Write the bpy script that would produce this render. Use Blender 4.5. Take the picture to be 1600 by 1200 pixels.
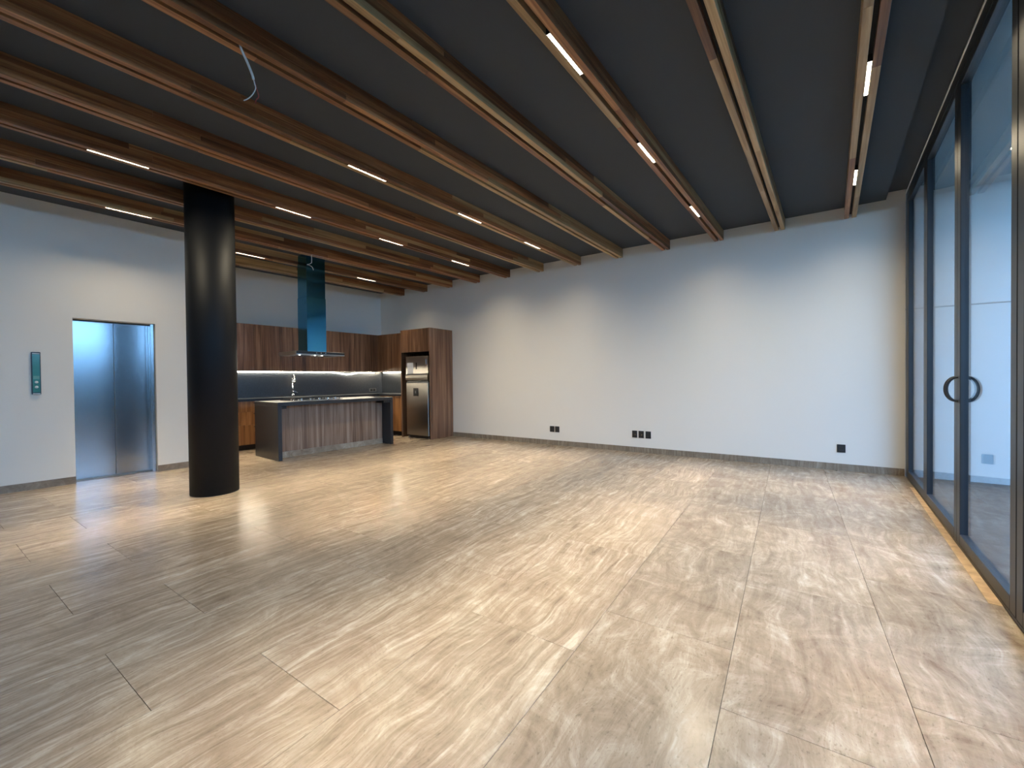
import bpy, bmesh, math, random
from mathutils import Vector, Matrix

# ------------------------------------------------------------------ camera, world, light, exposure
scene = bpy.context.scene
root_col = scene.collection
for o in list(bpy.data.objects):
    bpy.data.objects.remove(o)
random.seed(11)
SK = math.radians(3.77)                 # the back wall and the tiling are turned 3.77 deg against the beams
H_EYE = 1.25
yaw, pit, rol = (math.radians(v) for v in (-37.43, -0.69, -0.59))
fwd = Vector((math.sin(yaw)*math.cos(pit), math.cos(yaw)*math.cos(pit), math.sin(pit)))
r0 = Vector((math.cos(yaw), -math.sin(yaw), 0)); u0 = r0.cross(fwd)
right = math.cos(rol)*r0 + math.sin(rol)*u0; upv = right.cross(fwd)
cam_data = bpy.data.cameras.new('camera'); cam = bpy.data.objects.new('camera', cam_data)
root_col.objects.link(cam)
cam_data.sensor_width = 36; cam_data.lens = 36*650/1600; cam_data.clip_start = .02; cam_data.clip_end = 300
cam.matrix_world = Matrix(((right.x, upv.x, -fwd.x, 0), (right.y, upv.y, -fwd.y, 0), (right.z, upv.z, -fwd.z, H_EYE), (0, 0, 0, 1)))
scene.camera = cam

SKY = 12.0
LED_W = 37.0
LED_SPILL = .42
world = bpy.data.worlds.new('dusk_sky'); scene.world = world; world.use_nodes = True
wn, wl = world.node_tree.nodes, world.node_tree.links
bg = wn['Background']; tc = wn.new('ShaderNodeTexCoord'); sx = wn.new('ShaderNodeSeparateXYZ'); rp = wn.new('ShaderNodeValToRGB')
wl.new(tc.outputs['Generated'], sx.inputs[0]); wl.new(sx.outputs['Z'], rp.inputs[0]); wl.new(rp.outputs[0], bg.inputs[0])
rp.color_ramp.elements[0].color = (.27, .54, .90, 1); rp.color_ramp.elements[1].color = (.20, .45, .92, 1)
bg.inputs[1].default_value = SKY
vs = scene.view_settings
vs.view_transform = 'Standard'; vs.look = 'None'; vs.gamma = 1; vs.use_curve_mapping = False
vs.exposure = 0.22

# ------------------------------------------------------------------ materials
def new_mat(name):
    m = bpy.data.materials.new(name); m.use_nodes = True
    nt = m.node_tree; b = nt.nodes['Principled BSDF']
    return m, nt.nodes, nt.links, b
def plain(name, col, rough=.5, metal=0, spec=.5, emit=None, es=0, noise=0, nscale=40, bump=0):
    m, n, l, b = new_mat(name)
    b.inputs['Base Color'].default_value = (*col, 1); b.inputs['Roughness'].default_value = rough
    b.inputs['Metallic'].default_value = metal; b.inputs['Specular IOR Level'].default_value = spec
    if emit:
        b.inputs['Emission Color'].default_value = (*emit, 1); b.inputs['Emission Strength'].default_value = es
    if noise or bump:
        t = n.new('ShaderNodeTexCoord'); z = n.new('ShaderNodeTexNoise'); z.inputs['Scale'].default_value = nscale; z.inputs['Detail'].default_value = 5
        l.new(t.outputs['Object'], z.inputs['Vector'])
        if noise:
            r = n.new('ShaderNodeValToRGB'); l.new(z.outputs[0], r.inputs[0]); l.new(r.outputs[0], b.inputs['Base Color'])
            r.color_ramp.elements[0].position = .3; r.color_ramp.elements[1].position = .7
            r.color_ramp.elements[0].color = (*[c*(1-noise) for c in col], 1); r.color_ramp.elements[1].color = (*[min(1, c*(1+noise)) for c in col], 1)
        if bump:
            bp = n.new('ShaderNodeBump'); bp.inputs['Strength'].default_value = bump; bp.inputs['Distance'].default_value = .002
            l.new(z.outputs[0], bp.inputs['Height']); l.new(bp.outputs[0], b.inputs['Normal'])
    return m
def ramp(n, stops):
    r = n.new('ShaderNodeValToRGB'); e = r.color_ramp.elements
    while len(e) < len(stops): e.new(.5)
    for k, (p, c) in zip(e, stops): k.position = p; k.color = (*c, 1)
    return r
def travertine(name, rough=.22, dark=1.0, blotch=.33, along=19, pits=.40):
    m, n, l, b = new_mat(name)
    t = n.new('ShaderNodeTexCoord'); oi = n.new('ShaderNodeObjectInfo')
    off = n.new('ShaderNodeVectorMath'); off.operation = 'MULTIPLY_ADD'
    cx = n.new('ShaderNodeCombineXYZ')
    for i, k in enumerate((37., 53., 29.)):
        mm = n.new('ShaderNodeMath'); mm.operation = 'MULTIPLY'; mm.inputs[1].default_value = k
        l.new(oi.outputs['Random'], mm.inputs[0]); l.new(mm.outputs[0], cx.inputs[i])
    add = n.new('ShaderNodeVectorMath'); l.new(t.outputs['Object'], add.inputs[0]); l.new(cx.outputs[0], add.inputs[1])
    # warp of the veins
    w = n.new('ShaderNodeTexNoise'); w.inputs['Scale'].default_value = 1.5; w.inputs['Detail'].default_value = 3
    l.new(add.outputs[0], w.inputs['Vector'])
    ws = n.new('ShaderNodeVectorMath'); ws.operation = 'SCALE'; ws.inputs['Scale'].default_value = .20; l.new(w.outputs['Color'], ws.inputs[0])
    a2 = n.new('ShaderNodeVectorMath'); l.new(add.outputs[0], a2.inputs[0]); l.new(ws.outputs[0], a2.inputs[1])
    mp = n.new('ShaderNodeMapping'); mp.inputs['Scale'].default_value = (along, 1.5, 1)
    l.new(a2.outputs[0], mp.inputs['Vector'])
    rv = n.new('ShaderNodeMapRange'); rv.inputs['To Min'].default_value = -.32; rv.inputs['To Max'].default_value = .32; l.new(oi.outputs['Random'], rv.inputs[0])
    cr = n.new('ShaderNodeCombineXYZ'); l.new(rv.outputs[0], cr.inputs[2]); l.new(cr.outputs[0], mp.inputs['Rotation'])
    v1 = n.new('ShaderNodeTexNoise'); v1.inputs['Scale'].default_value = 1.3; v1.inputs['Detail'].default_value = 9; v1.inputs['Roughness'].default_value = .70; v1.inputs['Distortion'].default_value = .9
    l.new(mp.outputs[0], v1.inputs['Vector'])
    vb = n.new('ShaderNodeTexNoise'); vb.inputs['Scale'].default_value = 3.4; vb.inputs['Detail'].default_value = 8; vb.inputs['Roughness'].default_value = .72; vb.inputs['Distortion'].default_value = 1.6
    l.new(a2.outputs[0], vb.inputs['Vector'])
    mxv = n.new('ShaderNodeMix'); mxv.inputs['Factor'].default_value = blotch; l.new(v1.outputs[0], mxv.inputs[2]); l.new(vb.outputs[0], mxv.inputs[3])
    base = ramp(n, [(.33, (.225, .160, .110)), (.43, (.335, .255, .184)), (.50, (.405, .320, .238)), (.56, (.490, .400, .308)), (.66, (.68, .60, .49))])
    l.new(mxv.outputs[0], base.inputs[0])
    # fine pits and flakes
    mp2 = n.new('ShaderNodeMapping'); mp2.inputs['Scale'].default_value = (2.2, 1, 1); l.new(a2.outputs[0], mp2.inputs['Vector'])
    v2 = n.new('ShaderNodeTexNoise'); v2.inputs['Scale'].default_value = 46; v2.inputs['Detail'].default_value = 6; v2.inputs['Roughness'].default_value = .6
    l.new(mp2.outputs[0], v2.inputs['Vector'])
    pit = ramp(n, [(.30, (.45, .42, .38)), (.42, (1, 1, 1)), (.62, (1, 1, 1)), (.74, (1.3, 1.3, 1.28))]); l.new(v2.outputs[0], pit.inputs[0])
    mx = n.new('ShaderNodeMix'); mx.data_type = 'RGBA'; mx.blend_type = 'MULTIPLY'; mx.inputs['Factor'].default_value = pits
    l.new(base.outputs[0], mx.inputs[6]); l.new(pit.outputs[0], mx.inputs[7])
    # every slab has a tone of its own
    tr = ramp(n, [(0, (.88*dark, .875*dark, .87*dark)), (1, (1.06*dark, 1.055*dark, 1.05*dark))]); l.new(oi.outputs['Random'], tr.inputs[0])
    m2 = n.new('ShaderNodeMix'); m2.data_type = 'RGBA'; m2.blend_type = 'MULTIPLY'; m2.inputs['Factor'].default_value = 1
    l.new(mx.outputs[2], m2.inputs[6]); l.new(tr.outputs[0], m2.inputs[7]); l.new(m2.outputs[2], b.inputs['Base Color'])
    b.inputs['Roughness'].default_value = rough
    bp = n.new('ShaderNodeBump'); bp.inputs['Strength'].default_value = .06; bp.inputs['Distance'].default_value = .002
    l.new(v2.outputs[0], bp.inputs['Height']); l.new(bp.outputs[0], b.inputs['Normal'])
    return m
def wood(name, stops, axis, tone, rough=.45, fine=1.0, rot=0):
    """grain runs along the given axis; tone = (lo, hi) brightness per piece"""
    m, n, l, b = new_mat(name)
    t = n.new('ShaderNodeTexCoord'); oi = n.new('ShaderNodeObjectInfo')
    mm = n.new('ShaderNodeMath'); mm.operation = 'MULTIPLY'; mm.inputs[1].default_value = 61.; l.new(oi.outputs['Random'], mm.inputs[0])
    cx = n.new('ShaderNodeCombineXYZ'); [l.new(mm.outputs[0], cx.inputs[i]) for i in range(3)]
    add = n.new('ShaderNodeVectorMath'); l.new(t.outputs['Object'], add.inputs[0]); l.new(cx.outputs[0], add.inputs[1])
    mp = n.new('ShaderNodeMapping'); s = [26*fine]*3; s['xyz'.index(axis)] = .9*fine; mp.inputs['Scale'].default_value = s
    l.new(add.outputs[0], mp.inputs['Vector'])
    z = n.new('ShaderNodeTexNoise'); z.inputs['Scale'].default_value = 1; z.inputs['Detail'].default_value = 5; z.inputs['Roughness'].default_value = .6; z.inputs['Distortion'].default_value = .7
    l.new(mp.outputs[0], z.inputs['Vector'])
    r = ramp(n, stops); l.new(z.outputs[0], r.inputs[0])
    mr = n.new('ShaderNodeMapRange'); mr.inputs['To Min'].default_value = tone[0]; mr.inputs['To Max'].default_value = tone[1]
    fr = n.new('ShaderNodeMath'); fr.operation = 'MULTIPLY'; fr.inputs[1].default_value = 7.31
    fm = n.new('ShaderNodeMath'); fm.operation = 'FRACT'; l.new(oi.outputs['Random'], fr.inputs[0]); l.new(fr.outputs[0], fm.inputs[0]); l.new(fm.outputs[0], mr.inputs[0])
    sc = n.new('ShaderNodeVectorMath'); sc.operation = 'SCALE'; l.new(r.outputs[0], sc.inputs[0]); l.new(mr.outputs[0], sc.inputs['Scale'])
    l.new(sc.outputs[0], b.inputs['Base Color']); b.inputs['Roughness'].default_value = rough
    return m
def brushed(name, col, rough, axis, streak=.12):
    m, n, l, b = new_mat(name)
    b.inputs['Base Color'].default_value = (*col, 1); b.inputs['Metallic'].default_value = 1
    t = n.new('ShaderNodeTexCoord'); mp = n.new('ShaderNodeMapping'); s = [240]*3; s['xyz'.index(axis)] = 3; mp.inputs['Scale'].default_value = s
    z = n.new('ShaderNodeTexNoise'); l.new(t.outputs['Object'], mp.inputs[0]); l.new(mp.outputs[0], z.inputs['Vector'])
    mr = n.new('ShaderNodeMapRange'); mr.inputs['To Min'].default_value = rough-streak/2; mr.inputs['To Max'].default_value = rough+streak/2
    l.new(z.outputs[0], mr.inputs[0]); l.new(mr.outputs[0], b.inputs['Roughness'])
    return m
def glass_mat(name, tint=(.93, .96, .97)):
    # thin pane: straight-through transmission and a symmetric Fresnel mirror on each face
    m = bpy.data.materials.new(name); m.use_nodes = True; n, l = m.node_tree.nodes, m.node_tree.links
    n.clear(); out = n.new('ShaderNodeOutputMaterial'); g = n.new('ShaderNodeNewGeometry')
    d = n.new('ShaderNodeVectorMath'); d.operation = 'DOT_PRODUCT'; l.new(g.outputs['Normal'], d.inputs[0]); l.new(g.outputs['Incoming'], d.inputs[1])
    ab = n.new('ShaderNodeMath'); ab.operation = 'ABSOLUTE'; l.new(d.outputs['Value'], ab.inputs[0])
    om = n.new('ShaderNodeMath'); om.operation = 'SUBTRACT'; om.inputs[0].default_value = 1; l.new(ab.outputs[0], om.inputs[1])
    pw = n.new('ShaderNodeMath'); pw.operation = 'POWER'; pw.inputs[1].default_value = 5; l.new(om.outputs[0], pw.inputs[0])
    ma = n.new('ShaderNodeMath'); ma.operation = 'MULTIPLY_ADD'; ma.inputs[1].default_value = .955; ma.inputs[2].default_value = .045; l.new(pw.outputs[0], ma.inputs[0])
    tr = n.new('ShaderNodeBsdfTransparent'); tr.inputs[0].default_value = (*tint, 1)
    gl = n.new('ShaderNodeBsdfGlossy'); gl.inputs['Roughness'].default_value = 0.0
    mx = n.new('ShaderNodeMixShader'); l.new(ma.outputs[0], mx.inputs[0]); l.new(tr.outputs[0], mx.inputs[1]); l.new(gl.outputs[0], mx.inputs[2]); l.new(mx.outputs[0], out.inputs[0])
    return m

M = {}
M['wall'] = plain('plaster_white', (.80, .757, .695), .85, bump=.25, nscale=160)
M['ext_wall'] = plain('render_white', (.72, .72, .71), .9, bump=.3, nscale=90)
M['ceiling'] = plain('ceiling_charcoal', (.043, .053, .067), .85, bump=.2, nscale=200)
M['stone'] = travertine('travertine', dark=.82)
M['stone_cross'] = travertine('travertine_cloudy', dark=.72, blotch=.50, along=12, pits=.55)
M['stone_plinth'] = travertine('travertine_plinth', .4, .9)
M['stone_base'] = travertine('travertine_skirting', .4, .62)
M['paving'] = plain('dark_terrace_stone', (.055, .055, .058), .6, noise=.3, nscale=9)
M['grout'] = plain('grout', (.30, .24, .18), .9)
M['screed'] = plain('sand_coloured_screed', (.36, .25, .15), .9, noise=.25, nscale=14)
M['timber'] = wood('beam_timber', [(.28, (.115, .042, .016)), (.45, (.26, .105, .042)), (.58, (.40, .185, .075)), (.75, (.58, .32, .15))], 'y', (.45, 1.15), .42)
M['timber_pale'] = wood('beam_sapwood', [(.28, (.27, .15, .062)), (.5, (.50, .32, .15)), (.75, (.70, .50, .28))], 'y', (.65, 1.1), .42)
M['slot'] = plain('slot_black', (.012, .010, .009), .8)
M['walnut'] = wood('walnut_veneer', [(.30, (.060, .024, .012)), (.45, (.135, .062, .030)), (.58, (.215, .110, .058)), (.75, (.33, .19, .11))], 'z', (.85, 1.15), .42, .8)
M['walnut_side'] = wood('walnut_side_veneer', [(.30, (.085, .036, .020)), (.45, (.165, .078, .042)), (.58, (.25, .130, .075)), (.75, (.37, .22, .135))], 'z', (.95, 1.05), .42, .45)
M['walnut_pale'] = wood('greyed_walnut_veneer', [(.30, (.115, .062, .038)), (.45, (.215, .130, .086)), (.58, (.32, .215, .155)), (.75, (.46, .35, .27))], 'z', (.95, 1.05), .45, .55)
M['walnut_orange_lit'] = wood('walnut_veneer_orange_light', [(.30, (.12, .045, .014)), (.45, (.24, .10, .032)), (.58, (.36, .165, .058)), (.75, (.50, .26, .11))], 'z', (.9, 1.1), .42, .8)  # walnut with the orange light on the base units mixed into its colour
M['carcass'] = plain('carcass_dark', (.020, .012, .008), .7)
M['black_metal'] = plain('black_steel', (.006, .007, .009), .55, spec=.2)
M['frame'] = plain('black_aluminium', (.018, .021, .027), .38, spec=.5)
M['granite'] = plain('dark_granite', (.018, .020, .026), .28, noise=.35, nscale=120)
M['splash'] = plain('dark_splashback', (.046, .052, .062), .30, noise=.2, nscale=60)
M['steel'] = brushed('brushed_steel', (.43, .46, .49), .20, 'z', .03)
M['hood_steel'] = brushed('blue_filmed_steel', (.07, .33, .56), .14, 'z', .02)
M['hood_edge'] = plain('hood_canopy_steel', (.46, .44, .41), .3, 1)
M['fridge_steel'] = brushed('fridge_steel', (.42, .40, .37), .30, 'x')
M['chrome'] = plain('chrome', (.8, .8, .8), .12, 1)
M['iron'] = plain('cast_iron', (.02, .02, .02), .5)
M['plastic'] = plain('black_plastic', (.010, .010, .011), .35)
M['plate_grey'] = plain('grey_plate', (.16, .16, .16), .4)
M['white_paper'] = plain('paper', (.75, .76, .78), .8)
M['white_wire'] = plain('white_cable', (.62, .60, .56), .5)
M['red_wire'] = plain('red_cable', (.30, .05, .04), .5)
M['teal'] = plain('teal_display_glass', (.05, .24, .24), .12, spec=.8)
M['navy'] = plain('navy_housing', (.010, .022, .045), .35)
M['button'] = plain('pale_button', (.55, .62, .64), .3)
M['led'] = plain('led_lens', (.9, .9, .85), .5, emit=(1, .90, .74), es=9)
M['led_strip'] = plain('led_strip', (.9, .9, .85), .5, emit=(1, .88, .66), es=110)
M['hood_lamp'] = plain('hood_lamp_lens', (.9, .9, .85), .5, emit=(1, .93, .80), es=6)
M['glass'] = glass_mat('clear_pane')
M['pale_trim'] = plain('trim_leak_light', (.85, .84, .82), .7)  # trim whitened to stand for light leaking in above the glass
M['lawn'] = plain('lawn', (.02, .035, .013), .95, noise=.4, nscale=8)
M['leaf'] = plain('hedge_leaf', (.025, .055, .018), .6)
M['bark'] = plain('bark', (.05, .035, .025), .9)

# ------------------------------------------------------------------ helpers
D = 6.963
BD = Vector((math.cos(SK), math.sin(SK), 0)); BN = Vector((-math.sin(SK), math.cos(SK), 0)); OB = BN*D
class Frame:
    def __init__(self, o, rz):
        self.o, self.rz = Vector(o), rz; self.m = Matrix.Rotation(rz, 3, 'Z')
    def w(self, p): return self.o + self.m @ Vector(p)
W = Frame((0, 0, 0), 0)              # beams, left wall, glass wall
B = Frame(OB, SK)                    # back wall: u along it, v = 0 on it and negative into the room
def wall_y(x): return (D + x*math.sin(SK))/math.cos(SK)

def link(name, me, mat, loc, rz=0, parent=None, pbase=None):
    o = bpy.data.objects.new(name, me)
    if mat is not None and not me.materials: me.materials.append(mat)
    root_col.objects.link(o); o.location = loc; o.rotation_euler = (0, 0, rz)
    if parent: o.parent = parent
    return o
def tag(o, label=None, cat=None, group=None, kind=None):
    if label: o['label'] = label
    if cat: o['category'] = cat
    if group: o['group'] = group
    if kind: o['kind'] = kind
    return o
class Thing:
    """an Empty at base (frame coordinates); its parts are given in the same frame coordinates"""
    def __init__(self, name, base, label=None, cat=None, group=None, kind=None, frame=W):
        self.base = Vector(base); self.f = frame
        e = bpy.data.objects.new(name, None); e.empty_display_size = .05
        root_col.objects.link(e); e.location = frame.w(base); e.rotation_euler = (0, 0, frame.rz)
        tag(e, label, cat, group, kind); self.e = e
    def add(self, name, me, mat, at=(0, 0, 0), sub=None):
        """mesh whose own origin sits at frame point `at`; sub = a part to hang it from"""
        if sub is None:
            return link(name, me, mat, Vector(at)-self.base, 0, self.e)
        return link(name, me, mat, Vector(at)-self.base-sub.location, 0, sub)
    def box(self, name, x0, x1, y0, y1, z0, z1, mat, bev=.0, sub=None):
        me, c = box_mesh(x0, x1, y0, y1, z0, z1, bev); me.name = name
        return self.add(name, me, M[mat] if isinstance(mat, str) else mat, c, sub)
def bm_done(bm, name='m', smooth=False):
    me = bpy.data.meshes.new(name); bmesh.ops.recalc_face_normals(bm, faces=bm.faces[:]); bm.to_mesh(me); bm.free()
    if smooth:
        for p in me.polygons: p.use_smooth = True
    return me
def bm_box(bm, x0, x1, y0, y1, z0, z1):
    v = [bm.verts.new((x, y, z)) for x in (x0, x1) for y in (y0, y1) for z in (z0, z1)]
    for f in ((0, 1, 3, 2), (4, 6, 7, 5), (0, 4, 5, 1), (2, 3, 7, 6), (0, 2, 6, 4), (1, 5, 7, 3)):
        bm.faces.new([v[i] for i in f])
def box_mesh(x0, x1, y0, y1, z0, z1, bev=0):
    c = Vector(((x0+x1)/2, (y0+y1)/2, (z0+z1)/2)); bm = bmesh.new()
    bm_box(bm, x0-c.x, x1-c.x, y0-c.y, y1-c.y, z0-c.z, z1-c.z)
    if bev: bmesh.ops.bevel(bm, geom=bm.edges[:], offset=bev, segments=1, affect='EDGES')
    return bm_done(bm), c
def prism_mesh(poly, z0, z1, c=(0, 0), bev=0):
    """extruded polygon, polygon points relative to c"""
    bm = bmesh.new(); bot = [bm.verts.new((x-c[0], y-c[1], z0)) for x, y in poly]; top = [bm.verts.new((x-c[0], y-c[1], z1)) for x, y in poly]
    k = len(poly); bm.faces.new(bot[::-1]); tf = bm.faces.new(top)
    for i in range(k): bm.faces.new((bot[i], bot[(i+1) % k], top[(i+1) % k], top[i]))
    if bev: bmesh.ops.bevel(bm, geom=list(tf.edges), offset=bev, segments=1, affect='EDGES')
    return bm_done(bm)
def cyl_mesh(r0, r1, z0, z1, n=24, bev=0):
    bm = bmesh.new(); a = []; b = []
    for i in range(n):
        t = 2*math.pi*i/n; a.append(bm.verts.new((r0*math.cos(t), r0*math.sin(t), z0))); b.append(bm.verts.new((r1*math.cos(t), r1*math.sin(t), z1)))
    bm.faces.new(a[::-1]); bm.faces.new(b)
    for i in range(n): bm.faces.new((a[i], a[(i+1) % n], b[(i+1) % n], b[i])).smooth = True
    if bev: bmesh.ops.bevel(bm, geom=[e for e in bm.edges if abs(e.verts[0].co.z-e.verts[1].co.z) < 1e-6], offset=bev, segments=2, affect='EDGES')
    return bm_done(bm)
def tube_mesh(pts, r, n=8, closed=False):
    """a bent rod through pts (smoothed by Catmull-Rom)"""
    P = [Vector(p) for p in pts]; path = []
    N = len(P); segs = N if closed else N-1
    for i in range(segs):
        p0, p1, p2, p3 = (P[(i+k) % N] if closed else P[min(max(i+k, 0), N-1)] for k in (-1, 0, 1, 2))
        for s in range(6):
            t = s/6
            path.append(.5*((2*p1)+(-p0+p2)*t+(2*p0-5*p1+4*p2-p3)*t*t+(-p0+3*p1-3*p2+p3)*t**3))
    if not closed: path.append(P[-1])
    bm = bmesh.new(); rings = []; K = len(path); ref = Vector((0, 0, 1))
    for i, p in enumerate(path):
        d = ((path[(i+1) % K]-path[i-1]) if closed else (path[min(i+1, K-1)]-path[max(i-1, 0)])).normalized()
        a = d.cross(ref) if abs(d.dot(ref)) < .95 else d.cross(Vector((1, 0, 0)))
        if rings and a.normalized().dot(last) < 0 and not closed: a = -a
        a.normalize(); last = a; b = d.cross(a)
        rings.append([bm.verts.new(p + r*(math.cos(2*math.pi*k/n)*a+math.sin(2*math.pi*k/n)*b)) for k in range(n)])
    for i in range(K if closed else K-1):
        A, Bq = rings[i], rings[(i+1) % K]
        for k in range(n): bm.faces.new((A[k], A[(k+1) % n], Bq[(k+1) % n], Bq[k])).smooth = True
    if not closed: bm.faces.new(rings[0][::-1]); bm.faces.new(rings[-1])
    return bm_done(bm)
def struct_box(name, x0, x1, y0, y1, z0, z1, mat, frame=W, label=None, kind='structure'):
    me, c = box_mesh(x0, x1, y0, y1, z0, z1); me.name = name
    return tag(link(name, me, M[mat], frame.w(c), frame.rz), label, None, None, kind)

# ------------------------------------------------------------------ room shell
XG, XE, XK = .735, -7.50, -9.05           # inner face of the glass frames, lift wall, kitchen wall
YF, YS = -4.4, 2.35                       # wall behind the camera, end of the lift shaft
ZC, ZB = 3.443, 3.292                     # ceiling, underside of the beams
# wall_back runs on outdoors as the terrace wall
uK = (XK-OB.x)/math.cos(SK); uG = (.80-OB.x)/math.cos(SK)
struct_box('wall_back', uK-.3, uG-.065, 0, .2, -.012, 3.75, 'wall', B, 'pale plaster wall with black sockets, facing the room')
ew = Thing('wall_terrace', (uG+1.5, .1, 0), 'white terrace wall seen through the glass, split by a joint', None, None, 'structure', B)
ew.box('wall_panel', uG-.06, uG+3.4, .0, .2, -.05, 2.05, 'ext_wall', .004)
ew.box('wall_panel', uG-.06, uG+3.4, .0, .2, 2.065, 3.75, 'ext_wall', .004)
ew.box('joint', uG-.06, uG+3.4, .012, .19, 2.05, 2.065, 'plate_grey')
# lift wall with the door opening
LY0, LY1, LZ = .80, 1.60, 2.07
struct_box('wall_left', XE-.30, XE, YF, LY0, -.012, ZC, 'wall', label='pale plaster wall left of the steel lift door')
struct_box('wall_left', XE-.30, XE, LY1, YS, -.012, ZC, 'wall', label='pale plaster wall between lift door and column')
struct_box('wall_left', XE-.30, XE, LY0, LY1, LZ, ZC, 'wall', label='pale plaster wall above the steel lift door')
struct_box('wall_shaft', XK-.2, XE-.30, YS-.2, YS, -.012, ZC, 'wall', label='return wall at the end of the lift shaft')
struct_box('wall_kitchen', XK-.2, XK, YS, wall_y(XK)+.02, -.012, ZC, 'wall', label='pale plaster wall above the kitchen cabinets')
struct_box('wall_front', XE, .80, YF-.2, YF, -.012, 3.6, 'wall', label='plaster wall behind the viewer')
# ceiling with the raised pocket along the glass
cl = Thing('ceiling', (-4, 1, ZC), 'charcoal painted ceiling between the timber beams', None, None, 'structure')
def ceil_part(name, x0, x1, y0, z0, z1):
    cl.add(name, prism_mesh([(x0, y0), (x1, y0), (x1, wall_y(x1)), (x0, wall_y(x0))], z0, z1), M['ceiling'], (0, 0, 0))
ceil_part('ceiling_panel', XE-.001, .555, YF, ZC, 3.75)
ceil_part('ceiling_panel', XK, XE-.001, YS, ZC, 3.75)
ceil_part('ceiling_pocket', .555, .80, YF, 3.530, 3.75)
# skirtings of travertine
struct_box('baseboard_back', -6.214, uG-.075, -.014, 0, 0, .088, 'stone_base', B, 'grey travertine skirting along the long pale wall')
struct_box('baseboard_left', XE, XE+.014, YF, LY0, 0, .088, 'stone_base', W, 'travertine skirting on the near side of the lift door')
struct_box('baseboard_shaft', XE, XE+.014, LY1, YS, 0, .088, 'stone_base', W, 'short travertine skirting between lift door and black column')

# floor of large travertine slabs, running bond by a third
fl = Thing('floor', (-3, 2, 0), 'polished beige travertine floor of long veined slabs', None, None, 'structure')
fl.box('screed_bed', XK-.1, .80, YF, 7.05, -.10, -.0125, 'grout')
TW, TL = .602, 1.188
def clip(poly, nx, ny, c):
    out = []
    for i in range(len(poly)):
        a, b = poly[i], poly[(i+1) % len(poly)]
        da, db = nx*a[0]+ny*a[1]-c, nx*b[0]+ny*b[1]-c
        if da <= 0: out.append(a)
        if (da < 0 < db) or (db < 0 < da):
            t = da/(da-db); out.append((a[0]+t*(b[0]-a[0]), a[1]+t*(b[1]-a[1])))
    return out
def area(p): return .5*abs(sum(p[i][0]*p[(i+1) % len(p)][1]-p[(i+1) % len(p)][0]*p[i][1] for i in range(len(p))))
g = .0009
def lay(parent, xmin, xmax_line, ylo, name, mat):
    for k in range(-7, 20):
        ua, ub = -.8204-TW*k+TW, -.8204-TW*k
        v0 = 2.120 if k % 2 == 0 else 1.726
        for j in range(-8, 6):
            va = v0+TL*j
            quad = [(u*BD.x+v*BN.x, u*BD.y+v*BN.y) for u, v in ((ub+g, va+g), (ua-g, va+g), (ua-g, va+TL-g), (ub+g, va+TL-g))]
            cu, cv = (ua+ub)/2, va+TL/2; c = (cu*BD.x+cv*BN.x, cu*BD.y+cv*BN.y)
            p = clip(quad, BN.x, BN.y, D-.0005)
            p = clip(p, 0, -1, -ylo) if p else p
            if p: p = xmin(p)
            for ln in xmax_line:
                if p: p = clip(p, *ln)
            if len(p) < 3 or area(p) < .002: continue
            # mesh in slab coordinates so that the veins follow the slab
            loc = [((x-c[0])*BD.x+(y-c[1])*BD.y, (x-c[0])*BN.x+(y-c[1])*BN.y) for x, y in p]
            me = prism_mesh(loc, -.012, 0, bev=.0006 if area(p) > .02 else 0); me.name = name
            o = link(name, me, M['stone_cross' if mat == 'stone' and k <= 0 else mat], (c[0]-parent.base.x, c[1]-parent.base.y, 0), SK, parent.e)
def xmin_room(p):
    if max(y for x, y in p) > YS+.3: return clip(p, -1, 0, -XK)
    return clip(p, -1, 0, 7.70) if any(LY0 < y < LY1 for x, y in p) or min(y for x, y in p) < LY0 < max(y for x, y in p) else clip(p, -1, 0, -XE)
lay(fl, xmin_room, [(1, 0, .7345)], YF, 'slab', 'stone')
me = prism_mesh([(.700, 6.35), (.7375, 6.35), (.7375, 3.36), (.684, 3.36)], 0, .0015, (.714, 4.85)); me.name = 'trim_1'
tag(link('trim_1', me, M['screed'], (.714, 4.85, 0)), 'sand coloured strip of bare bedding along the sliding doors', None, None, 'structure')

# ------------------------------------------------------------------ terrace beyond the glass
tf = Thing('terrace_floor', (2, 4, 0), 'dark stone terrace paving outside the sliding doors', None, None, 'structure')
tf.box('screed_bed', .801, 2.2, -6, 7.12, -.10, -.0125, 'grout')
lay(tf, lambda p: clip(p, -1, 0, -.802), [(1, 0, 2.2)], -.5, 'slab', 'paving')
struct_box('terrace_soffit', .81, 2.9, -6, wall_y(.81)-.01, 3.39, 3.75, 'ext_wall', label='pale soffit over the terrace')
struct_box('ground_lawn', 2.201, 60, -40, 40, -.16, -.06, 'lawn', label='lawn beyond the terrace')
def leaf_cloud(n, f, size):
    bm = bmesh.new()
    for _ in range(n):
        p = Vector(f()); a = Vector((random.gauss(0, 1), random.gauss(0, 1), random.gauss(0, 1))).normalized(); b = a.orthogonal().normalized(); s = size*random.uniform(.6, 1.4)
        v = [bm.verts.new(p+q) for q in (-a*s, b*s*.5, a*s, -b*s*.5)]; bm.faces.new(v)
    me = bpy.data.meshes.new('foliage'); bm.to_mesh(me); bm.free(); return me
hd = Thing('hedge', (6.2, 2, -.06), 'dense dark green hedge beyond the terrace', 'hedge')
o = hd.add('foliage', leaf_cloud(14000, lambda: (random.uniform(-.8, .8), random.uniform(-16, 16), 2.8*random.random()**.9), .11), M['leaf'], (6.2, 2, -.06)); o['kind'] = 'stuff'
hd.box('stem_core', 5.9, 6.5, -13.8, 17.8, -.06, 2.2, 'bark')

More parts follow.
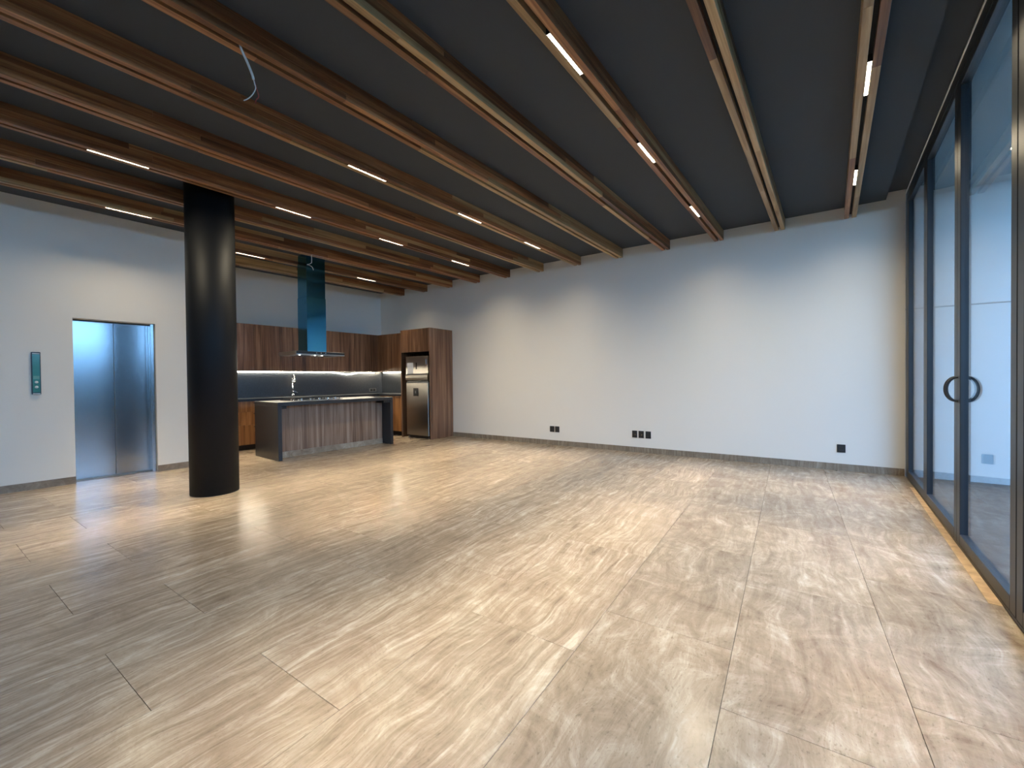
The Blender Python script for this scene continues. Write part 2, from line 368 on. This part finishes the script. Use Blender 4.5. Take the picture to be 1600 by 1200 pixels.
# ------------------------------------------------------------------ sliding glass doors
ZT = 3.31
struct_box('trim_2', .80-.062, .80, YF, wall_y(.735)-.02, 3.375, 3.466, 'frame', label='black head track above the sliding doors')
struct_box('trim_3', .738, .80, YF, wall_y(.735)-.02, 0, .018, 'frame', label='black floor track under the sliding doors')
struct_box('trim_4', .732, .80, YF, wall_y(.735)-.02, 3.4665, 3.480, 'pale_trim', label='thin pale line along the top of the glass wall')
struct_box('trim_5', .745, .80, YF, wall_y(.735)-.02, 3.4805, 3.75, 'ceiling', label='dark beam above the glass wall')
struct_box('trim_6', .738, .80, 6.90, wall_y(.735)-.006, .018, 3.375, 'frame', label='black jamb where the glass meets the long wall')
# (near edge, far edge) of every leaf along Y
leaves = [(5.70, 6.89), (4.41, 5.70), (3.18, 4.41), (1.95, 3.17), (.72, 1.94), (-.51, .71), (-1.74, -.52), (-2.97, -1.75), (-4.2, -2.98)]
dlabels = ['narrow looking glass door leaf farthest from the viewer', 'glass door leaf left of the round handles', 'wide looking glass door leaf right of the round handles',
           'nearest glass door leaf, only its black edge in view'] + ['glass door leaf beside the viewer']*5
for i, (ya, yb) in enumerate(leaves):
    d = Thing('door_%d' % (i+1), (.765, (ya+yb)/2, .018), dlabels[i], None, None, 'structure')
    x0, x1 = .738, .792
    a0 = .088; b0 = .088
    d.box('stile', x0, x1, ya+.001, ya+a0, .020, 3.372, 'frame', .003)
    d.box('stile', x0, x1, yb-b0, yb-.001, .020, 3.372, 'frame', .003)
    d.box('rail', x0, x1, ya+a0, yb-b0, .020, .098, 'frame', .003)
    d.box('rail', x0, x1, ya+a0, yb-b0, ZT, 3.372, 'frame', .003)
    d.box('pane', .760, .768, ya+a0, yb-b0, .098, ZT, 'glass')
    if i in (1, 2):
        # bow handle standing out from the meeting stile, inside and outside
        yc = ya+.030 if i == 1 else yb-.030
        for xw, sg in ((x0, -1), (x1, 1)):
            arc = [(sg*.058*math.cos(q), 0, .088*math.sin(q)) for q in [math.radians(a) for a in range(-90, 91, 15)]]
            d.add('handle', tube_mesh(arc, .0085, 8), M['frame'], (xw, yc, 1.142))

# ------------------------------------------------------------------ lift door and call panel
ld = Thing('lift_door', (-7.70, 1.2, 0), 'brushed steel two-leaf lift door set into the pale wall', 'lift door')
ld.box('door_panel', -7.722, -7.700, LY0+.001, 1.20, .012, LZ-.012, 'steel', .002)
ld.box('door_panel', -7.712, -7.690, 1.2005, LY1-.045, .012, LZ-.012, 'steel', .002)
ld.box('jamb', -7.76, -7.55, LY1-.045, LY1-.002, .0005, LZ-.002, 'steel', .002)
ld.box('header', -7.76, -7.66, LY0+.002, LY1-.046, LZ-.010, LZ-.002, 'plastic')
ld.box('sill', -7.70, -7.60, LY0+.01, LY1-.05, .0003, .004, 'plate_grey')
ld.box('shaft_backing', -7.86, -7.805, LY0-.2, LY1+.2, .0005, LZ+.15, 'slot')
cp = Thing('lift_call_panel', (XE, .49, 1.126), 'slim dark lift call panel with teal display and two oval buttons', 'call panel')
cp.box('housing', XE, XE+.022, .453, .527, 1.126, 1.627, 'navy', .003)
cp.box('display', XE+.0221, XE+.025, .462, .520, 1.33, 1.600, 'teal')
cp.box('lower_plate', XE+.0221, XE+.024, .462, .520, 1.150, 1.328, 'teal')
cp.box('trim_bar', XE+.0221, XE+.025, .462, .520, 1.604, 1.615, 'button')
cp.box('trim_bar', XE+.0221, XE+.025, .462, .520, 1.130, 1.140, 'button')
cp.box('label_plate', XE+.0251, XE+.0262, .466, .516, 1.305, 1.345, plain('teal_label', (.10, .30, .28), .4))
for z in (1.270, 1.212):
    bm = bmesh.new(); bmesh.ops.create_uvsphere(bm, u_segments=16, v_segments=8, radius=1)
    bmesh.ops.scale(bm, vec=(.006, .015, .016), verts=bm.verts[:]); me = bm_done(bm, 'button', True)
    cp.add('button', me, M['button'], (XE+.0245, .491, z))

# ------------------------------------------------------------------ column
co = Thing('round_column', (-5.571, 1.690, 0), 'tall round matte black steel column from floor to ceiling', 'column')
co.add('shaft', cyl_mesh(.233, .233, .0005, ZC-.001, 64), M['black_metal'], (-5.571, 1.690, 0))
co.add('foot_ring', cyl_mesh(.2345, .2345, .0002, .004, 64), M['plastic'], (-5.571, 1.690, 0))

# ------------------------------------------------------------------ timber beams with a slot, and the line lights in the slots
SP = .7683
def beam_x(i): return (.666-SP*i)*math.cos(SK)-D*math.sin(SK)
ordin = ['first', 'second', 'third', 'fourth', 'fifth', 'sixth', 'seventh', 'eighth', 'ninth', 'tenth', 'eleventh', 'twelfth']
HALF, SLOT = .0615, .0145
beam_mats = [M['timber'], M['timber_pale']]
for i in range(12):
    x = beam_x(i); y0 = YF if i < 10 else YS+.003
    t = Thing('ceiling_beam', (x, 4.0, ZB), '%s double timber beam with a slot, counted from the glass wall' % ordin[i], 'beam', 'double timber ceiling beams')
    rnd = random.Random(100+i)
    for side in (-1, 1):
        xa, xb = sorted((x+side*SLOT, x+side*HALF)); ymax = wall_y(xa)-.001
        lam = [(ZB, ZB+.050), (ZB+.050, ZB+.100), (ZB+.100, ZC-.0005)]
        base_tone = rnd.random()
        start = y0
        cutsY = []
        for li, (za, zb) in enumerate(lam):
            y = y0; first = True
            joint = rnd.uniform(.3, 1.6)
            while y < ymax-.02:
                L = joint if first else rnd.uniform(1.3, 2.9); first = False
                ye = min(ymax, y+L)
                if ymax-ye < .5: ye = ymax
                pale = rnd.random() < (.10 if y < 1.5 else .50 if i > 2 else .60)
                me, c = box_mesh(xa, xb, y+.0004, ye-.0004, za+.0003, zb-.0003, .0012 if li == 0 else 0)
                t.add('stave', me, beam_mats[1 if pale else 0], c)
                y = ye
    t.box('slot_back', x-SLOT+.0005, x+SLOT-.0005, y0, wall_y(x)-.003, ZB+.050, ZB+.060, 'slot')

lens_me = None
def line_light(x, ya, yb, label, watts):
    global lens_me
    zc = ZB+.0135
    t = Thing('line_light', (x, (ya+yb)/2, zc), label, 'ceiling light', 'recessed line lights in the beams')
    t.box('housing', x-.0135, x+.0135, ya, yb, zc+.006, ZB+.0495, 'plastic')
    n = 10; step = (yb-ya)/n
    for sg in (-1, 1): t.box('baffle', *sorted((x+sg*.0112, x+sg*.0142)), ya, yb, ZB+.0008, zc+.0058, 'slot')
    for yy in (ya, yb-.003): t.box('baffle', x-.0110, x+.0110, yy, yy+.003, ZB+.0008, zc+.0058, 'slot')
    if lens_me is None: lens_me, _ = box_mesh(-.010, .010, -step*.36, step*.42, -.002, .004)
    for k in range(n): t.add('lens', lens_me, M['led'], (x, ya+step*(k+.5), zc+.0015))
    # a narrow core and the soft spill around it
    for w_, sp_ in ((watts, 42), (watts*LED_SPILL, 155)):
        ld_ = bpy.data.lights.new('line_light_lamp', 'AREA'); ld_.shape = 'RECTANGLE'; ld_.size = .020; ld_.size_y = yb-ya-.008; ld_.energy = w_; ld_.color = (1, .86, .61); ld_.spread = math.radians(sp_)
        lo = bpy.data.objects.new('line_light_lamp', ld_); root_col.objects.link(lo); lo.parent = t.e; lo.location = (0, 0, -.0012 if sp_ < 100 else -.0016)
pl = ['closest to the viewer', 'second along from the viewer', 'third along from the viewer', 'farthest, by the long wall']
for i, ys in ((0, (2.0, 3.6, 5.40)), (2, (.65, 2.12, 3.58, 5.28)), (5, (2.22, 3.69, 5.08)), (7, (.66, 2.22, 3.63, 5.08)), (9, (1.00, )), (10, (2.60, 4.72))):  # first beam's nearest light is unseen, added to warm the near floor
    for k, y in enumerate(ys):
        line_light(beam_x(i), y, y+.42, 'lit line light in the %s beam from the glass, %s' % (ordin[i], pl[k+4-len(ys)] if len(ys) > 2 else pl[k+1]), LED_W)

# ------------------------------------------------------------------ loose cables hanging from the beams
x4 = beam_x(4)
cb = Thing('hanging_cable', (x4, 1.04, ZB), 'loose white cable dangling from the fifth beam near the upper left', 'cable', None)
cb.add('sleeve', tube_mesh([(0, 0, .045), (0, .004, 0), (0, .041, -.073), (0, .066, -.13), (0, .072, -.155)], .0075), M['white_wire'], (x4, 1.04, ZB))
cb.add('white_wire', tube_mesh([(0, .070, -.145), (0, .078, -.175), (0, .083, -.205), (0, .066, -.25), (0, .040, -.29), (0, .016, -.314)], .0032), M['white_wire'], (x4, 1.04, ZB))
cb.add('red_wire', tube_mesh([(0, .071, -.145), (0, .088, -.20), (0, .100, -.245), (0, .085, -.275), (0, .081, -.30)], .0032), M['red_wire'], (x4, 1.04, ZB))
x9 = beam_x(9)
cb = Thing('hanging_cable', (x9, 3.42, ZB), 'short white cable dangling from a beam in front of the blue cooker hood', 'cable', None)
cb.add('sleeve', tube_mesh([(0, 0, .045), (0, 0, 0), (0, .002, -.06), (0, 0, -.125)], .0065), M['white_wire'], (x9, 3.42, ZB))
cb.add('white_wire', tube_mesh([(0, 0, -.12), (0, -.03, -.145), (0, -.075, -.165), (0, -.04, -.168), (0, .005, -.185), (0, .022, -.215), (0, .028, -.235)], .0042), M['white_wire'], (x9, 3.42, ZB))

# ------------------------------------------------------------------ sockets on the long wall
def outlet(u0, u1, z0, z1, label, holes, group):
    t = Thing('wall_socket', ((u0+u1)/2, 0, z0), label, 'socket', group, None, B)
    p = t.box('face_plate', u0, u1, -.010, -.0003, z0, z1, 'plastic', .002)
    cu, cz, w = (u0+u1)/2, (z0+z1)/2, (u1-u0)
    t.box('module', cu-w*.30, cu+w*.30, -.0125, -.0101, z0+.014, z1-.014, 'iron', .001)
    if holes:
        m = cyl_mesh(.007, .007, -.0035, .0035, 12); m.transform(Matrix.Rotation(math.pi/2, 4, 'X'))
        t.add('connector_pin', m, M['hood_brass'], (cu+.012, -.0160, cz-.006))
    else:
        for s in (-1, 1): t.box('contact_slot', cu+s*w*.12-.003, cu+s*w*.12+.003, -.0128, -.0126, cz-.008, cz+.008, 'slot')
M['hood_brass'] = plain('brass_pin', (.75, .62, .36), .25, 1)
outlet(-3.777, -3.685, .242, .352, 'left socket of the black pair low on the long wall', 0, 'black wall sockets')
outlet(-3.668, -3.580, .242, .352, 'right socket of the black pair low on the long wall', 0, 'black wall sockets')
outlet(-2.205, -2.122, .244, .361, 'left socket of the black trio, with a brass connector', 1, 'black wall sockets')
outlet(-2.097, -2.012, .244, .361, 'middle socket of the black trio, with a brass connector', 1, 'black wall sockets')
outlet(-1.981, -1.896, .242, .359, 'right socket of the black trio, plain', 0, 'black wall sockets')
outlet(.526, .616, .236, .342, 'single black socket close to the glass doors', 0, 'black wall sockets')

# ------------------------------------------------------------------ kitchen: cupboards on the left wall
XU, XBF = -8.67, -8.43            # fronts of the wall units and base units
ZU0, ZU1, ZW = 1.457, 2.338, .935 # wall unit underside and top, worktop
def unit(name, label, group, frame, a0, a1, z0, z1, front, back, axis, fronts, toe=0, mat='walnut'):
    """a cupboard; axis 'y': width runs along y and it faces +x; axis 'x': width along u and faces -v"""
    def b(t, n, w0, w1, d0, d1, za, zb, m, bev=0, sub=None):
        lo, hi = min(d0, d1), max(d0, d1)
        return t.box(n, lo, hi, w0, w1, za, zb, m, bev, sub) if axis == 'y' else t.box(n, w0, w1, lo, hi, za, zb, m, bev, sub)
    s = 1 if axis == 'y' else -1
    base = (((front+back)/2, (a0+a1)/2, z0) if axis == 'y' else ((a0+a1)/2, (front+back)/2, z0))
    t = Thing(name, base, label, 'cabinet', group, None, frame)
    b(t, 'body', a0+.001, a1-.001, front-s*.021, back, z0+toe, z1, 'carcass')
    if toe: b(t, 'toe_kick', a0+.001, a1-.001, front-s*.07, front-s*.085, z0+.001, z0+toe-.001, 'carcass')
    for (fa, fb, fz0, fz1, kind) in fronts:
        wa, wb = a0+(a1-a0)*fa+.0015, a0+(a1-a0)*fb-.0015
        d = b(t, kind, wa, wb, front-s*.020, front, fz0+.0015, fz1-.0015, mat, .001)
        if toe:
            hb = (wa+wb)/2
            b(t, 'handle', hb-.07, hb+.07, front+s*.0005, front+s*.020, fz1-.040, fz1-.028, 'plastic', .001, d)
    return t
# wall units along the kitchen wall
ulab = ['walnut wall cupboard at the column end of the kitchen', 'walnut wall cupboard left of the cooker hood', 'walnut wall cupboard right of the cooker hood', 'narrow walnut wall cupboard by the kitchen corner']
for (a0, a1, nd), lb in zip(((YS+.004, 3.298, 2), (3.298, 4.34, 2), (4.34, 5.385, 2), (5.385, 6.012, 1)), ulab):
    unit('wall_cabinet', lb, 'walnut wall cupboards', W, a0, a1, ZU0, ZU1, XU, XK+.002, 'y', [(k/nd, (k+1)/nd, ZU0, ZU1, 'door') for k in range(nd)])
uT0, uT1 = -7.105, -6.215           # fridge tower along the long wall
uC = -8.252
cw = unit('wall_cabinet', 'walnut wall cupboard between kitchen corner and fridge housing', 'walnut wall cupboards', B, uC, uT0-.002, ZU0, ZU1, -.385, -.002, 'x', [(0, 1, ZU0, ZU1, 'door')])
cw.box('corner_filler', uC-.06, uC-.0005, -.384, -.366, ZU0, ZU1, 'walnut')
# base units
blab = ['base cupboard at the column end of the kitchen run', 'base cupboard behind the near end of the island', 'base cupboard under the sink', 'base cupboard behind the far half of the island', 'base cupboard by the kitchen corner']
ye = [YS+.004, 2.95, 3.55, 4.55, 5.15, 5.76]
for k in range(5):
    nd = 2 if k == 2 else 1
    f = [(j/nd, (j+1)/nd, .10, .892, 'door') for j in range(nd)] if k in (2, 4) else [(0, 1, .10, .46, 'drawer'), (0, 1, .46, .70, 'drawer'), (0, 1, .70, .892, 'drawer')]
    unit('base_cabinet', 'orange-lit walnut ' + blab[k], 'walnut base cupboards', W, ye[k], ye[k+1], 0, .892, XBF, XK+.002, 'y', f, .098, 'walnut_orange_lit')
unit('base_cabinet', 'orange-lit walnut base cupboard beside the fridge housing', 'walnut base cupboards', B, -7.93, uT0-.002, 0, .892, -.60, -.002, 'x', [(0, .5, .10, .892, 'door'), (.5, 1, .10, .892, 'door')], .098, 'walnut_orange_lit')
# worktop: one L-shaped slab
wt = Thing('kitchen_worktop', (-8.72, 4.2, .893), 'thin dark stone worktop along the kitchen walls', 'worktop')
uE = B.w((uT0-.002, -.62, 0)); uE2 = B.w((uT0-.002, -.003, 0)); xin = XBF+.02
inner = (xin, wall_y(xin)-.62/math.cos(SK))
me = prism_mesh([(XK+.002, YS+.004), (xin, YS+.004), inner, (uE.x, uE.y), (uE2.x, uE2.y), (XK+.002, wall_y(XK+.002)-.003)], .893, ZW, bev=.002)
wt.add('slab', me, M['granite'], (0, 0, 0))
bs = Thing('splashback', (XK+.01, 4.2, ZW), 'dark navy stone splashback between worktop and wall cupboards', 'splashback')
bs.box('left_panel', XK+.001, XK+.014, YS+.004, wall_y(XK)-.016, ZW+.0005, ZU0-.0005, 'splash')
sb = prism_mesh([(B.w((u, v, 0)).x, B.w((u, v, 0)).y) for u, v in ((uK+.018, -.014), (uT0-.003, -.014), (uT0-.003, -.001), (uK+.018, -.001))], ZW+.0005, ZU0-.0005)
bs.add('return_panel', sb, M['splash'], (0, 0, 0))
sk_ = Thing('wall_socket', (XK+.016, 6.12, .966), 'grey double socket on the splashback by the kitchen corner', 'socket')
sk_.box('face_plate', XK+.0145, XK+.024, 6.006, 6.20, .972, 1.052, 'plate_grey', .002)
for y in (6.03, 6.11): sk_.box('module', XK+.0241, XK+.026, y, y+.065, .985, 1.04, 'plastic')
# sink and tap
sn = Thing('kitchen_sink', (-8.74, 4.05, ZW), 'steel sink set into the kitchen worktop', 'sink')
bm = bmesh.new()
for (a, b_, c_, d_) in ((-.20, .20, -.30, -.28), (-.20, .20, .28, .30), (-.20, -.18, -.28, .28), (.18, .20, -.28, .28)): bm_box(bm, a, b_, c_, d_, .0006, .004)
sn.add('rim', bm_done(bm), M['chrome'], (-8.74, 4.05, ZW))
sn.box('bowl_floor', -8.92, -8.56, 3.77, 4.33, ZW+.0003, ZW+.001, 'slot')
ta = Thing('kitchen_tap', (-8.96, 4.14, ZW), 'tall chrome spring-neck tap behind the cooker hood', 'tap')
tb = (-8.97, 4.14, ZW)
ta.add('base', cyl_mesh(.026, .022, .0005, .05, 20, .003), M['chrome'], tb)
ta.add('stem', cyl_mesh(.013, .013, .05, .30, 16), M['chrome'], tb)
ta.add('neck', tube_mesh([(0, 0, .29), (0, 0, .38), (.03, -.005, .432), (.085, -.012, .445), (.13, -.02, .41), (.14, -.025, .34)], .009), M['chrome'], tb)
for q in range(8):
    pts = [(.016*math.cos(2*math.pi*k/12), .016*math.sin(2*math.pi*k/12), .004*k/12) for k in range(12)]
    ta.add('spring_coil', tube_mesh(pts, .0028, 6, True), M['chrome'], (tb[0], tb[1], ZW+.295+q*.012))
ta.add('spray_head', cyl_mesh(.014, .018, -.09, 0, 16, .002), M['chrome'], (tb[0]+.14, tb[1]-.025, ZW+.345))
ta.add('lever', tube_mesh([(.01, -.012, .115), (.028, .01, .105), (.04, .055, .088), (.045, .075, .08)], .007), M['chrome'], tb)
ta.add('holder', tube_mesh([(.012, -.002, .25), (.07, -.012, .255), (.135, -.024, .27)], .005), M['chrome'], tb)
# LED strip below the wall units, coming loose near the corner
ls = Thing('led_strip', (XK+.05, 4.2, ZU0-.01), 'glowing LED strip under the wall cupboards, sagging by the corner', 'led strip')
def z_sag(y):
    return -.012 - .045*max(0, math.sin((y-5.05)/.75*math.pi))**2 if 5.05 < y < 5.80 else -.012
ys = [YS+.05+.15*k for k in range(int((6.25-YS-.05)/.15)+1)]
ls.add('strip', tube_mesh([(XK+.023, y, ZU0+z_sag(y)) for y in ys], .0085, 6), M['led_strip'], (0, 0, 0))
pu = [B.w((u, -.023, ZU0-.012)) for u in (uK+.10, uK+.5, uK+1.0, uT0-.03)]
ls.add('strip', tube_mesh([tuple(p) for p in pu], .0085, 6), M['led_strip'], (0, 0, 0))

# ------------------------------------------------------------------ fridge housing and fridge
fd = -.70
ft = Thing('fridge_housing', ((uT0+uT1)/2, fd/2, 0), 'tall walnut housing around the steel fridge', 'cabinet', None, None, B)
ft.box('side_panel', uT1-.022, uT1, fd, -.002, .0005, ZU1, 'walnut_side', .001)
ft.box('side_panel', uT0, uT0+.022, fd, -.002, .0005, ZU1, 'walnut', .001)
ft.box('top_panel', uT0+.0225, uT1-.0225, fd+.021, -.002, ZU1-.02, ZU1, 'walnut')
ft.box('shelf', uT0+.0225, uT1-.0225, fd+.021, -.002, 1.845, 1.865, 'carcass')
ft.box('back_panel', uT0+.0225, uT1-.0225, -.012, -.003, .001, 1.844, 'carcass')
ft.box('door', uT0+.024, uT1-.024, fd, fd+.020, 1.850, ZU1-.0015, 'walnut', .001)
FU0, FU1 = -6.945, -6.285
fr = Thing('fridge', ((FU0+FU1)/2, -.35, 0), 'brushed steel two-door fridge with water dispenser', 'fridge', None, None, B)
fr.box('body', FU0+.004, FU1-.004, fd+.075, -.03, .03, 1.74, 'plastic', .004)
bm = bmesh.new()   # freezer door with a bulging lower lip
prof = [(0, 1.755), (-.062, 1.752), (-.066, 1.745), (-.066, 1.385), (-.080, 1.355), (-.086, 1.30), (-.078, 1.255), (-.05, 1.235), (0, 1.235)]
A = [bm.verts.new((FU0-(FU0+FU1)/2, v, z-1.5)) for v, z in prof]; Bv = [bm.verts.new((FU1-(FU0+FU1)/2, v, z-1.5)) for v, z in prof]
bm.faces.new(A); bm.faces.new(Bv[::-1])
for k in range(len(prof)): bm.faces.new((A[k], A[(k+1) % len(prof)], Bv[(k+1) % len(prof)], Bv[k]))
fr.add('freezer_door', bm_done(bm), M['fridge_steel'], ((FU0+FU1)/2, fd+.074, 1.5))
low = fr.box('lower_door', FU0, FU1, fd+.008, fd+.074, .065, 1.205, 'fridge_steel', .006)
fr.box('door_edge', FU0+.004, FU1-.004, fd+.004, fd+.008, 1.182, 1.203, 'chrome', .001)
fr.box('gap', FU0+.01, FU1-.01, fd+.03, fd+.074, 1.206, 1.234, 'plastic')
dp = fr.box('water_dispenser', -6.725, -6.575, fd+.003, fd+.0075, .905, 1.075, 'plastic', .002)
fr.box('dispenser_lever', -6.665, -6.635, fd-.006, fd+.0025, .965, 1.02, 'plate_grey', .001, dp)
fr.box('display', -6.645, -6.61, fd+.004, fd+.0075, 1.48, 1.62, 'plastic', .001)
m_ = cyl_mesh(.024, .024, -.002, .002, 20); m_.transform(Matrix.Rotation(math.pi/2, 4, 'X'))
fr.add('badge', m_, M['chrome'], (-6.345, fd+.0055, 1.56))
fr.box('badge_tail', -6.355, -6.335, fd+.004, fd+.0075, 1.585, 1.68, 'chrome')
fr.box('plinth', FU0+.02, FU1-.02, fd+.06, fd+.10, .001, .064, 'plastic')
for u in (FU0+.03, FU1-.03): fr.add('foot', cyl_mesh(.016, .016, .0005, .03, 12), M['plate_grey'], (u, fd+.05, 0))
pn = Thing('paper_note', (-6.80, fd+.0065, 1.40), 'white paper notice on the freezer door', 'paper', None, None, B)
pn.box('sheet', -6.905, -6.72, fd+.005, fd+.0068, 1.385, 1.625, 'white_paper')

# ------------------------------------------------------------------ island, hob and hood
IX0, IX1, IY0, IY1, IZ = -7.69, -6.83, 2.92, 5.065, .92
it = Thing('island_worktop', (-7.26, 3.99, 0), 'dark stone island worktop with full-height end panels', 'worktop')
it.box('top_slab', IX0, IX1, IY0, IY1, IZ-.060, IZ, 'granite', .002)
it.box('end_panel', IX0, IX1, IY0, IY0+.060, .0005, IZ-.0605, 'granite', .002)
it.box('end_panel', IX0, IX1, IY1-.060, IY1, .0005, IZ-.0605, 'granite', .002)
ib = Thing('island_cabinet', (-7.38, 3.99, 0), 'island cabinet with pale-streaked walnut front and stone plinth', 'cabinet')
xf = -7.095
ib.box('front_panel', xf-.020, xf, IY0+.064, IY1-.064, .098, IZ-.062, 'walnut_pale', .001)
ib.box('plinth', xf-.012, xf+.006, IY0+.064, IY1-.064, .0005, .096, 'stone_plinth')
ib.box('body', IX0+.03, xf-.0205, IY0+.064, IY1-.064, .098, IZ-.062, 'carcass')
ib.box('toe_kick', IX0+.09, xf-.03, IY0+.064, IY1-.064, .0005, .0975, 'carcass')
for k in range(4):
    ya = IY0+.064+k*.504; ib.box('door', IX0+.009, IX0+.029, ya+.002, ya+.500, .10, IZ-.064, 'walnut', .001)
for ya, yb in ((IY0+.0605, IY0+.14), (IY1-.20, IY1-.0605)):
    ib.box('bracket', xf+.001, IX1-.02, ya, yb, IZ-.105, IZ-.0605, 'plastic')
HX, HY = -7.27, 3.69
hb = Thing('gas_hob', (HX, HY, IZ), 'steel gas hob with cast iron grates on the island', 'hob')
hb.box('plate', HX-.26, HX+.26, HY-.43, HY+.43, IZ+.0005, IZ+.010, 'chrome', .003)
for (dx, dy, r) in ((-.12, -.28, .045), (.12, -.28, .035), (-.02, 0, .06), (-.12, .28, .035), (.12, .28, .045)):
    bq = hb.add('burner', cyl_mesh(r, r*.85, .010, .026, 20, .002), M['chrome'], (HX+dx, HY+dy, IZ))
    hb.add('burner_cap', cyl_mesh(r*.7, r*.65, .0262, .034, 20), M['iron'], (HX+dx, HY+dy, IZ), bq)
for dy in (-.28, 0, .28):
    bm = bmesh.new()
    for s in (-.115, .115): bm_box(bm, -.21, .21, s-.005, s+.005, .036, .048)
    for s in (-.21, -.10, .10, .21): bm_box(bm, s-.005, s+.005, -.115, .115, .036, .048)
    for s in (-.21, .20):
        for q in (-.115, .105): bm_box(bm, s, s+.010, q, q+.010, .0101, .036)
    hb.add('grate', bm_done(bm), M['iron'], (HX, HY+dy, IZ))
for k in range(5): hb.add('knob', cyl_mesh(.018, .015, .0101, .036, 16, .002), M['chrome'], (HX+.235, HY-.30+.15*k, IZ))
ho = Thing('cooker_hood', (HX, 3.70, 1.685), 'blue-filmed steel island hood with tall chimney and flat canopy', 'cooker hood')
cn_ = ho.box('canopy', -7.57, -6.95, 3.27, 4.13, 1.690, 1.752, 'hood_edge', .004)
ho.box('front_glass_edge', -6.9495, -6.944, 3.275, 4.125, 1.706, 1.750, 'plastic', .001, cn_)
ho.box('filter', -7.45, -7.07, 3.40, 4.0, 1.684, 1.6895, 'steel', .001, cn_)
for (x, y) in ((-7.02, 3.36), (-7.02, 3.62), (-7.02, 3.74)):
    m_ = cyl_mesh(.016, .016, -.006, 0, 16); ho.add('lamp', m_, M['hood_lamp'], (x, y, 1.6897), cn_)
ho.box('chimney', -7.43, -7.105, 3.535, 3.875, 1.7525, 2.70, 'hood_steel', .002)
ho.box('chimney_sleeve', -7.425, -7.110, 3.540, 3.870, 2.7005, ZC-.001, 'hood_steel', .002)
for y in (3.60, 3.68, 3.76): ho.box('control_button', -6.9438, -6.941, y, y+.02, 1.722, 1.732, 'chrome', 0, cn_)
